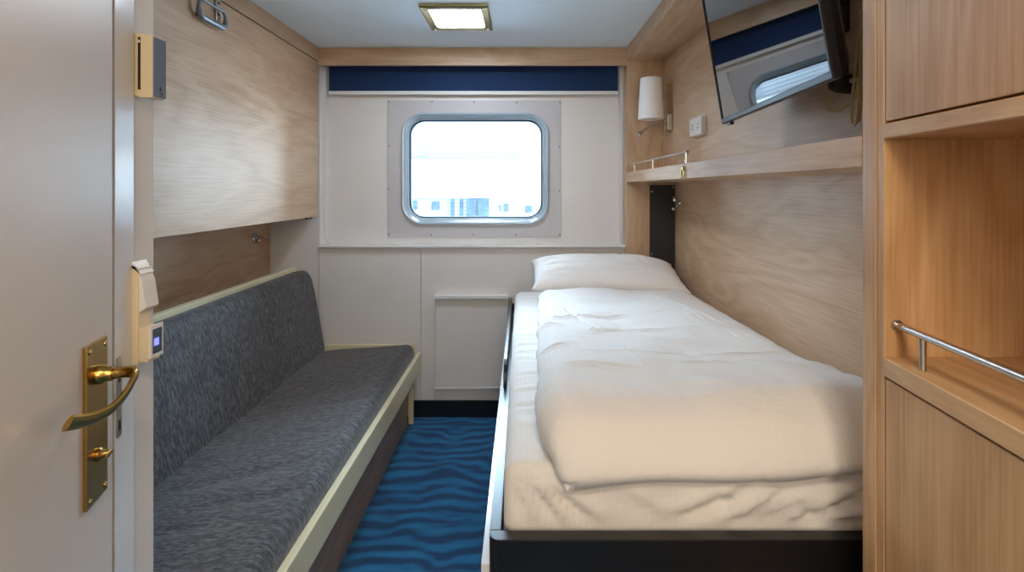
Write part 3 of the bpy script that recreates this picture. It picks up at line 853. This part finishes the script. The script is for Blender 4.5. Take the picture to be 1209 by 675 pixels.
# ---------------------------------------------------------------- double wall outlet
Yo0, Yo1 = XR * F / (834.5 - VX), XR * F / (820 - VX)
Yo = (Yo0 + Yo1) / 2; zo0, zo1 = pZ(161, Yo), pZ(138, Yo)
t = thing('power_outlet', 'white double power outlet on the oak wall beside the television', 'outlet', (XR, Yo, (zo0 + zo1) / 2))
def rrx(yc_, zc_, w, h, r, x): return [(x, a, b) for a, b in rr(yc_, zc_, w, h, r, 5)]
oz = (zo0 + zo1) / 2; oh = zo1 - zo0; ow = Yo1 - Yo0
obj('outlet_body', ring_loft([rrx(Yo, oz, ow, oh, .012, XR - .0005), rrx(Yo, oz, ow, oh, .012, XR - .018), rrx(Yo, oz, ow - .010, oh - .010, .010, XR - .024)], True, True), M['plastic'], t, smooth='auto')
for sg in (-1, 1):
    yc_ = Yo + sg * ow * .23
    bm = lathe([(.020, -.0245), (.0185, -.0262), (.0165, -.0255), (.0155, -.0243), (0, -.0243)], 24, 'x', (XR, yc_, oz))
    sk = obj('socket', bm, M['plastic'], t, smooth='auto')
    bm = bmesh.new()
    for dz in (-.0075, .0075):
        add_tube(bm, [(XR - .0246, yc_, oz + dz), (XR - .0254, yc_, oz + dz)], .0032, 10)
    obj('pin_holes', bm, M['dark'], sk)

# ---------------------------------------------------------------- television
Y1, Y2 = 1.765, 1.034
B1 = Vector((pX(852, Y1), Y1, pZ(147, Y1))); B2 = Vector((pX(983.5, Y2), Y2, pZ(93, Y2)))
bz = (B1.z + B2.z) / 2; B1.z = bz; B2.z = bz
ey = (B1 - B2); tw = ey.length; ey.normalize()
tilt = math.radians(9.0)
nx = Vector((-1, 0, 0)); nx = (nx - ey * nx.dot(ey)).normalized()          # screen normal before tilt (into the room)
up = (Vector((0, 0, 1)) * math.cos(tilt) + nx * math.sin(tilt)).normalized()
nn = ey.cross(up)
if nn.dot(nx) < 0: nn = -nn
th_ = .425
def TVp(a, h, d): return B2 + ey * a + up * h + nn * d       # a 0..tw near->far, h 0..th_, d outward
t = thing('television', 'black flat television tilted down from the oak right wall', 'television', tuple((B1 + B2) / 2))
def tvbox(a0, a1, h0, h1, d0, d1):
    bm = bmesh.new(); v = [bm.verts.new(TVp(a, h, d)) for d in (d0, d1) for h in (h0, h1) for a in (a0, a1)]
    for f in ((0, 2, 3, 1), (4, 5, 7, 6), (0, 1, 5, 4), (2, 6, 7, 3), (0, 4, 6, 2), (1, 3, 7, 5)): bm.faces.new([v[i] for i in f])
    bmesh.ops.recalc_face_normals(bm, faces=bm.faces); return bm
# bezel frame with screen
bz_ = .011
bm = bmesh.new()
def tvr(i, d, low=0): return [TVp(i, i + low, d), TVp(tw - i, i + low, d), TVp(tw - i, th_ - i, d), TVp(i, th_ - i, d)]
bm = ring_loft([tvr(.002, -.022), tvr(0, -.018), tvr(0, -.003), tvr(.003, 0), tvr(bz_ - .002, 0, .006), tvr(bz_, -.003, .006), tvr(bz_, -.012, .006)])
obj('bezel', bm, M['tv_body'], t)
obj('screen', tvbox(bz_ + .0003, tw - bz_ - .0003, bz_ + .0063, th_ - bz_ - .0003, -.010, -.0035), M['tv_screen'], t)
# back shell, thicker towards its middle/lower part
loops = []
for i, d in ((.003, -.0225), (.010, -.036), (.05, -.062), (.09, -.070)):
    loops.append([TVp(i, i * .8, d), TVp(tw - i, i * .8, d), TVp(tw - i, th_ - i * 1.3, d), TVp(i, th_ - i * 1.3, d)])
obj('back_shell', ring_loft(loops, True, True), M['tv_body'], t)
obj('sensor_tab', bevel(tvbox(tw - .075, tw - .045, -.010, -.0003, -.016, -.004), .001, 1), M['tv_body'], t)
bm = bmesh.new()
for i in range(14):
    a = .16 + i * .013
    v = tvbox(a, a + .007, .020, .024, -.0712, -.0705); me = bpy.data.meshes.new('tmp'); v.to_mesh(me); v.free(); bm.from_mesh(me); bpy.data.meshes.remove(me)
obj('vent_slots', bm, M['dark'], t)
# bracket between wall and television
ct = TVp(tw * .52, th_ * .56, -.071)
t = thing('television_bracket', 'black wall bracket behind the television', 'bracket', (XR, ct.y, ct.z))
obj('wall_plate', bevel(box(XR - .008, XR - .0005, ct.y - .09, ct.y + .09, ct.z - .07, ct.z + .07), .002), M['black_metal'], t)
for s_ in (-.05, .05):
    a = TVp(tw * .52 + s_, th_ * .56, -.0715)
    obj('bracket_arm', tube([(XR - .0085, a.y, a.z + .01), (a.x, a.y, a.z)], .008, 10), M['black_metal'], t, smooth='auto')
# plug, adapter and cables at the near end
Yp = 1.258
t = thing('cable_bundle', 'beige looped cables with a black plug hanging behind the television', 'cables', (XR, Yp, 1.52))
pz_ = 1.555
bm = lathe([(0, -.050), (.015, -.048), (.021, -.036), (.024, -.010), (.024, -.0005), (0, -.0005)], 20, 'x', (XR, 1.318, pz_))
obj('plug', bm, M['black_metal'], t, smooth='auto')
def cab(pts): return tube(smooth_path(pts, 6), .0035, 8)
obj('cable', cab([(XR - .03, 1.318, pz_ - .024), (XR - .045, 1.343, pz_ - .05), (XR - .035, 1.318, pz_ - .065), (XR - .02, 1.278, pz_ - .045), (XR - .016, 1.263, pz_ + .0), (XR - .014, 1.258, pz_ + .08), (XR - .012, 1.263, pz_ + .16)]), M['cable'], t, smooth=True)
obj('cable', cab([(XR - .008, 1.270, pz_ + .14), (XR - .010, 1.270, pz_), (XR - .014, 1.273, pz_ - .075), (XR - .016, 1.266, pz_ - .098), (XR - .016, 1.258, pz_ - .08), (XR - .012, 1.255, pz_), (XR - .010, 1.255, pz_ + .09)]), M['cable'], t, smooth=True)
obj('cable', cab([(XR - .018, 1.260, pz_ + .12), (XR - .022, 1.268, pz_ + .01), (XR - .024, 1.278, pz_ - .08), (XR - .024, 1.264, pz_ - .105), (XR - .024, 1.252, pz_ - .06), (XR - .020, 1.248, pz_ + .04)]), M['cable'], t, smooth=True)
obj('cable_tie', bevel(box(XR - .030, XR - .004, 1.246, 1.276, pz_ - .006, pz_ + .004), .003), M['cable'], t)

# ---------------------------------------------------------------- tall cabinet at the right edge
def FX(y): return XS - .09375 * (YK - y)
t = thing('tall_cabinet', 'tall oak cabinet with open niche and two doors at the right edge', 'cabinet', (XS + .25, .6, 0))
ya, yb_, yc2 = YK - .001, YK - .041, YK - .062
YN = -.25
XBK = 1.148
obj('end_panel', bevel(prism([(FX(ya), ya), (FX(yb_), yb_), (XBK, yb_), (XBK, ya)], 0, ZC - .002), .001, 1), M['warm_cabZ'], t)
obj('inner_side', bevel(prism([(FX(yb_) + .002, yb_ - .0006), (FX(yc2) + .002, yc2), (XBK, yc2), (XBK, yb_ - .0006)], 0, ZC - .002), .001, 1), M['warm_cabZ'], t)
zc1, zc0 = pZ(421, yc2), pZ(443, yc2)
zu1, zu0 = pZ(146.5, yc2), pZ(164, yc2)
def slab(z0, z1, inset=0.0, y0=YN, y1=None, back=XBK):
    y1 = yc2 - .0006 if y1 is None else y1
    if back is None: return prism([(FX(y0) + inset, y0), (FX(y0) + inset + .019, y0), (FX(y1) + inset + .019, y1), (FX(y1) + inset, y1)], z0, z1)
    return prism([(FX(y0) + inset, y0), (back, y0), (back, y1), (FX(y1) + inset, y1)], z0, z1)
obj('counter', bevel(slab(zc0, zc1, 0, back=XBK), .0015, 1), M['warm_cabY'], t)
obj('niche_shelf', bevel(slab(zu0, zu1, 0, back=XBK), .0015, 1), M['warm_cabY'], t)
obj('niche_back', box(XBK - .016, XBK, YN, yc2 - .001, zc1 + .0005, zu0 - .0005), M['warm_cabZ'], t)
obj('upper_door', bevel(slab(zu1 + .004, ZC - .012, .003, y1=yc2 - .003, back=None), .002, 2), M['warm_cabZ'], t)
obj('lower_door', bevel(slab(.08, zc0 - .004, .003, y1=yc2 - .003, back=None), .002, 2), M['warm_cabZ'], t)
obj('plinth', slab(0, .078, .03, back=None), M['black'], t)
obj('carcass_side', prism([(FX(YN) + .0, YN - .02), (XBK, YN - .02), (XBK, YN - .001), (FX(YN), YN - .001)], 0, ZC - .002), M['warm_cabZ'], t)
# niche rail
zr = zc1 + .052
ry0 = yc2 - .006
pts = [(FX(ry0) + .022, ry0, zr), (FX(.2) + .022, .2, zr)]
rl = obj('guard_rail', tube(pts, .0058, 16), M['steel'], t, smooth='auto'); rl['label'] = 'brushed steel guard rail over the counter'
for yp in (.812, .25):
    xx = FX(yp) + .022
    obj('rail_post', tube([(xx, yp, zc1 + .0005), (xx, yp, zr - .005)], .0048, 14), M['steel'], rl, smooth='auto')
for v in (ry0,):
    obj('rail_flange', lathe([(0, .005), (.0085, .005), (.0085, -.0002), (0, -.0002)][::-1], 16, 'y', (FX(v) + .022, yc2 - .006, zr)), M['steel'], rl, smooth='auto')

# ---------------------------------------------------------------- open cabin door at the left
th = math.atan(.29)
d = thing('door_1', 'open cream white cabin door with brass lever at the left edge', 'door', (-.4317, .10, 0), th)
d['kind'] = 'structure'
DL = .77 / math.cos(th)
obj('door_leaf', bevel(box(-.04, 0, 0, DL - .004, .012, 2.0), .002, 2), M['door'], d, local=True)
o = obj('edge_strip', box(-.0385, -.0015, DL - .0038, DL, .014, 1.998), M['edge_tan'], d, local=True); o['label'] = 'tan edge band'
py_ = .705 / math.cos(th)
hz = 1.024
pl = obj('handle_plate', bevel(box(.0003, .0055, py_ - .033, py_ + .033, .838, 1.074), .0015, 2), M['brass'], d, local=True)
s0 = None
for a in (-.024, .024):
    for z in (.848, 1.064):
        if s0 is None:
            s0 = obj('screw', lathe([(0, .0022), (.003, .0018), (.0045, 0), (0, 0)], 12, 'x'), M['brass_pale'], pl, smooth=True, local=True); o = s0
        else:
            o = s0.copy(); C.objects.link(o); o.parent = pl
        o.location = (.0056, py_ + a, z)
lev = smooth_path([(.0055, py_, hz), (.025, py_, hz), (.042, py_ - .001, hz + .001), (.056, py_ - .010, hz + .001), (.060, py_ - .026, hz - .004), (.056, py_ - .044, hz - .019), (.048, py_ - .066, hz - .030), (.039, py_ - .090, hz - .031), (.032, py_ - .114, hz - .026), (.028, py_ - .136, hz - .019)], 5)
flt = []
for i in range(len(lev)):
    k = min(1, max(0, (i - 10) / 10)); flt.append((.0085 * (1 - k) + .0036 * k, .0085 * (1 - k) + .0105 * k))
bm = tube(lev, .009, 18, False, flt)
obj('lever', bm, M['brass'], pl, smooth='auto', local=True)
obj('lever_collar', lathe([(0, .0058), (.014, .0058), (.014, .014), (.0115, .017), (.0105, .026), (0, .026)], 24, 'x', (0, py_, hz)), M['brass'], pl, smooth='auto', local=True)
bm = lathe([(0, .0058), (.0095, .0058), (.0095, .0095), (.007, .012), (.0055, .020), (0, .020)], 20, 'x', (0, py_, .905))
v = bevel(box(.016, .022, py_ - .009, py_ + .009, .902, .908), .002, 2); me = bpy.data.meshes.new('tmp'); v.to_mesh(me); v.free(); bm.from_mesh(me); bpy.data.meshes.remove(me)
obj('thumb_turn', bm, M['brass'], pl, smooth='auto', local=True)
# painted jamb behind the door
JX = lambda y: XW + .028 - .019 / .071 * (y - .895)
jm = struct('trim_8', bevel(prism([(XW + .0003, .895), (JX(.895), .895), (JX(.966), .966), (XW + .0003, .966)], 0, ZC - .05), .002, 2), M['white_gloss'], 'glossy white door jamb strip beside the brass handle', 'jamb')
def onj(ya_, yb2_, d0, d1, z0_, z1_):
    return prism([(JX(ya_) + d0, ya_), (JX(ya_) + d1, ya_), (JX(yb2_) + d1, yb2_), (JX(yb2_) + d0, yb2_)], z0_, z1_)
sp = obj('strike_plate', onj(.901, .916, .0003, .0018, pZ(515, .908), pZ(422, .908)), M['steel'], jm)
for z in (.905, .945, .985):
    obj('strike_slot', onj(.9055, .9115, .0019, .0024, z - .008, z + .008), M['dark'], sp)

# ---------------------------------------------------------------- wall switches on the entry wall
y0 = .972
zt, zbm = pZ(38.5, y0), pZ(111, y0)
t = thing('card_switch', 'ivory key card switch with lamp tan and window grey painted on its sides, high on the entry wall', 'switch', (XW, y0 + .015, zbm))
xf = pX(180, y0)
bm = bevel(prism([(XW + .0004, zbm), (XW + .0004, zt + .001), (xf, zt - .005), (xf, zbm - .006), (XW + .016, zbm - .006)], y0, y0 + .034, 'y'), .0015, 2)
obj('switch_body', bm, M['lamplit'], t)
obj('card_slot', box(XW + .012, XW + .0165, y0 - .0006, y0 + .0004, zbm + .008, zt - .008), M['dark'], t)
obj('slot_light', bevel(box(XW + .0125, XW + .016, y0 - .0012, y0 - .0007, zt - .018, zt - .013), .0003, 1), M['plastic'], t)
obj('front_plate', bevel(box(xf + .0003, xf + .003, y0 + .001, y0 + .033, zbm - .004, zt - .007), .001, 2), M['window_grey'], t)
bm = box(xf + .0031, xf + .0036, y0 + .013, y0 + .021, zbm + .010, zbm + .0115); add_box(bm, xf + .0031, xf + .0036, y0 + .0165, y0 + .018, zbm + .006, zbm + .016)
add_box(bm, xf + .0031, xf + .0036, y0 + .018, y0 + .022, zbm + .001, zbm + .0045)
obj('printed_mark', bm, M['dark'], t)

y1 = .957
t = thing('thermostat', 'ivory wall control with warm light painted on, white flap and small blue display', 'thermostat', (XW, y1 + .016, .99))
zt1, zb1 = pZ(317, y1), pZ(431, y1)
x1_ = pX(163, y1)
obj('control_base', bevel(box(XW + .0004, x1_, y1, y1 + .034, zb1, zt1), .0015, 2), M['lamplit'], t)
zz = lambda py: pZ(py, y1)
hp = [(x1_ + .0004, zz(323)), (x1_ + .0004, zz(370)), (pX(172, y1), zz(364)), (pX(167, y1), zz(332))]
obj('hinged_flap', bevel(prism(hp, y1, y1 + .036, 'y'), .001, 1), M['plastic'], t)
hp = [(XW + .0005, zt1 + .0005), (XW + .002, zz(311)), (XW + .012, zz(309)), (pX(166, y1), zz(324)), (x1_ + .0004, zz(322.5)), (x1_ + .0002, zt1 + .0005)]
obj('top_cap', bevel(prism(hp, y1, y1 + .036, 'y'), .0006, 1), M['plastic'], t)
x2_ = pX(178, y1)
obj('control_body', bevel(box(x1_ + .0004, x2_ - .005, y1 + .001, y1 + .032, zz(428), zz(387)), .0015, 2), M['lamplit'], t)
fp = obj('display_frame', bevel(box(x2_ - .0046, x2_, y1, y1 + .034, zz(424), zz(385)), .0015, 2), M['plastic'], t)
obj('display', box(x2_ + .0002, x2_ + .0008, y1 + .005, y1 + .029, zz(419), zz(390)), M['display'], fp)
bm = bevel(box(x2_ + .0009, x2_ + .0014, y1 + .007, y1 + .020, zz(410), zz(401)), .0003, 1)
obj('display_symbol', bm, M['blue_lit'], fp)

# ---------------------------------------------------------------- outside: quay and the building across it
YF = 14.0
fx = lambda px: pX(px, YF)
fz = lambda py: pZ(py, YF)
t = thing('building', 'pale overexposed building seen through the cabin window', 'building', (fx(560), YF, -2.5))
obj('upper_cladding', box(-9, 7, YF, YF + .3, fz(188), 4.3), M['facade'], t)
obj('white_band', box(-9, 7, YF - .25, YF + .3, fz(233), fz(188) - .01), M['facade_band'], t)
obj('lower_wall', box(-9, 7, YF, YF + .3, -2.5, fz(233) - .01), M['facade'], t)
o = obj('upper_window', bevel(box(fx(470), fx(503.5), YF - .03, YF - .001, fz(186), fz(150)), .01, 1), M['facade_pale'], t)
def fbox(a, b, c, e, nm, mt_='facade_glass'):
    obj(nm, bevel(box(fx(a), fx(b), YF - (.08 if mt_ == 'facade_glass' else .04), YF - .001, fz(e), fz(c)), .01, 1), M[mt_], t)
for a, b, c, e in ((488, 493, 237, 247), (510, 519, 238, 248), (532.5, 536.5, 235, 255), (543, 547, 235, 255), (551, 563, 234, 256), (564.5, 577, 234, 256), (589, 591, 242, 249), (595, 600, 241, 250), (620, 628, 243, 251)):
    fbox(a, b, c, e, 'ground_window')
fbox(486, 529, 234.5, 256, 'shop_panel', 'facade_pale')
struct('floor_outside', box(-14, 12, 3.8, 22, -2.6, -2.5), M['quay'], 'unseen pale quay added to bounce sky light into the cabin', 'ground')

# ---------------------------------------------------------------- light
SKY_FRONT, SKY_BACK = 28.0, 4.0
w = bpy.data.worlds.new('World'); S.world = w; w.use_nodes = True
bg = w.node_tree.nodes['Background']
# bright hazy sky beyond the building across the quay, dimmer sky on the ship's other side
wt = w.node_tree; tcw = wt.nodes.new('ShaderNodeTexCoord'); sxyz = wt.nodes.new('ShaderNodeSeparateXYZ')
wt.links.new(tcw.outputs['Generated'], sxyz.inputs[0])
mr = wt.nodes.new('ShaderNodeMapRange'); mr.inputs['From Min'].default_value = -.15; mr.inputs['From Max'].default_value = .5
mr.inputs['To Min'].default_value = SKY_BACK; mr.inputs['To Max'].default_value = SKY_FRONT
wt.links.new(sxyz.outputs['Y'], mr.inputs['Value'])
bg.inputs['Color'].default_value = (.60, .81, 1.0, 1); wt.links.new(mr.outputs[0], bg.inputs['Strength'])
def light(name, kind, loc, rot, energy, color, size=None, size_y=None):
    l = bpy.data.lights.new(name, kind); o = bpy.data.objects.new(name, l); C.objects.link(o)
    o.location = loc; o.rotation_euler = rot; l.energy = energy; l.color = color
    if kind == 'AREA':
        l.shape = 'RECTANGLE'; l.size = size; l.size_y = size_y or size
    return o
p = light('window_portal', 'AREA', (wcx, YU + .09, wcz), (-PI / 2, 0, 0), 1, (1, 1, 1), ww - .04, wh - .04)
p.data.cycles.is_portal = True
light('entry_ceiling_lamp', 'AREA', (.12, -.35, ZC - .03), (0, 0, 0), 13, (1, .84, .66), .35)
light('corridor_wall_lamp', 'AREA', (.15, -1.28, 1.60), (PI / 2, 0, 0), 12, (1, .83, .64), .35, .5)

# ---------------------------------------------------------------- camera
cam = bpy.data.cameras.new('camera'); co = bpy.data.objects.new('camera', cam); C.objects.link(co)
cam.sensor_width = 36; cam.lens = 36 * F / 1209
cam.shift_x = -(VX - 604.5) / 1209; cam.shift_y = -(337.5 - VY) / 1209
cam.clip_start = .02
co.location = (0, 0, EYE); co.rotation_euler = (PI / 2, 0, 0)
S.camera = co
S.view_settings.view_transform = 'Standard'; S.view_settings.look = 'None'
S.view_settings.gamma = 1; S.view_settings.exposure = 0.15; S.view_settings.use_curve_mapping = False
S.cycles.use_denoising = True
S.cycles.max_bounces = 10; S.cycles.diffuse_bounces = 6; S.cycles.sample_clamp_indirect = 8
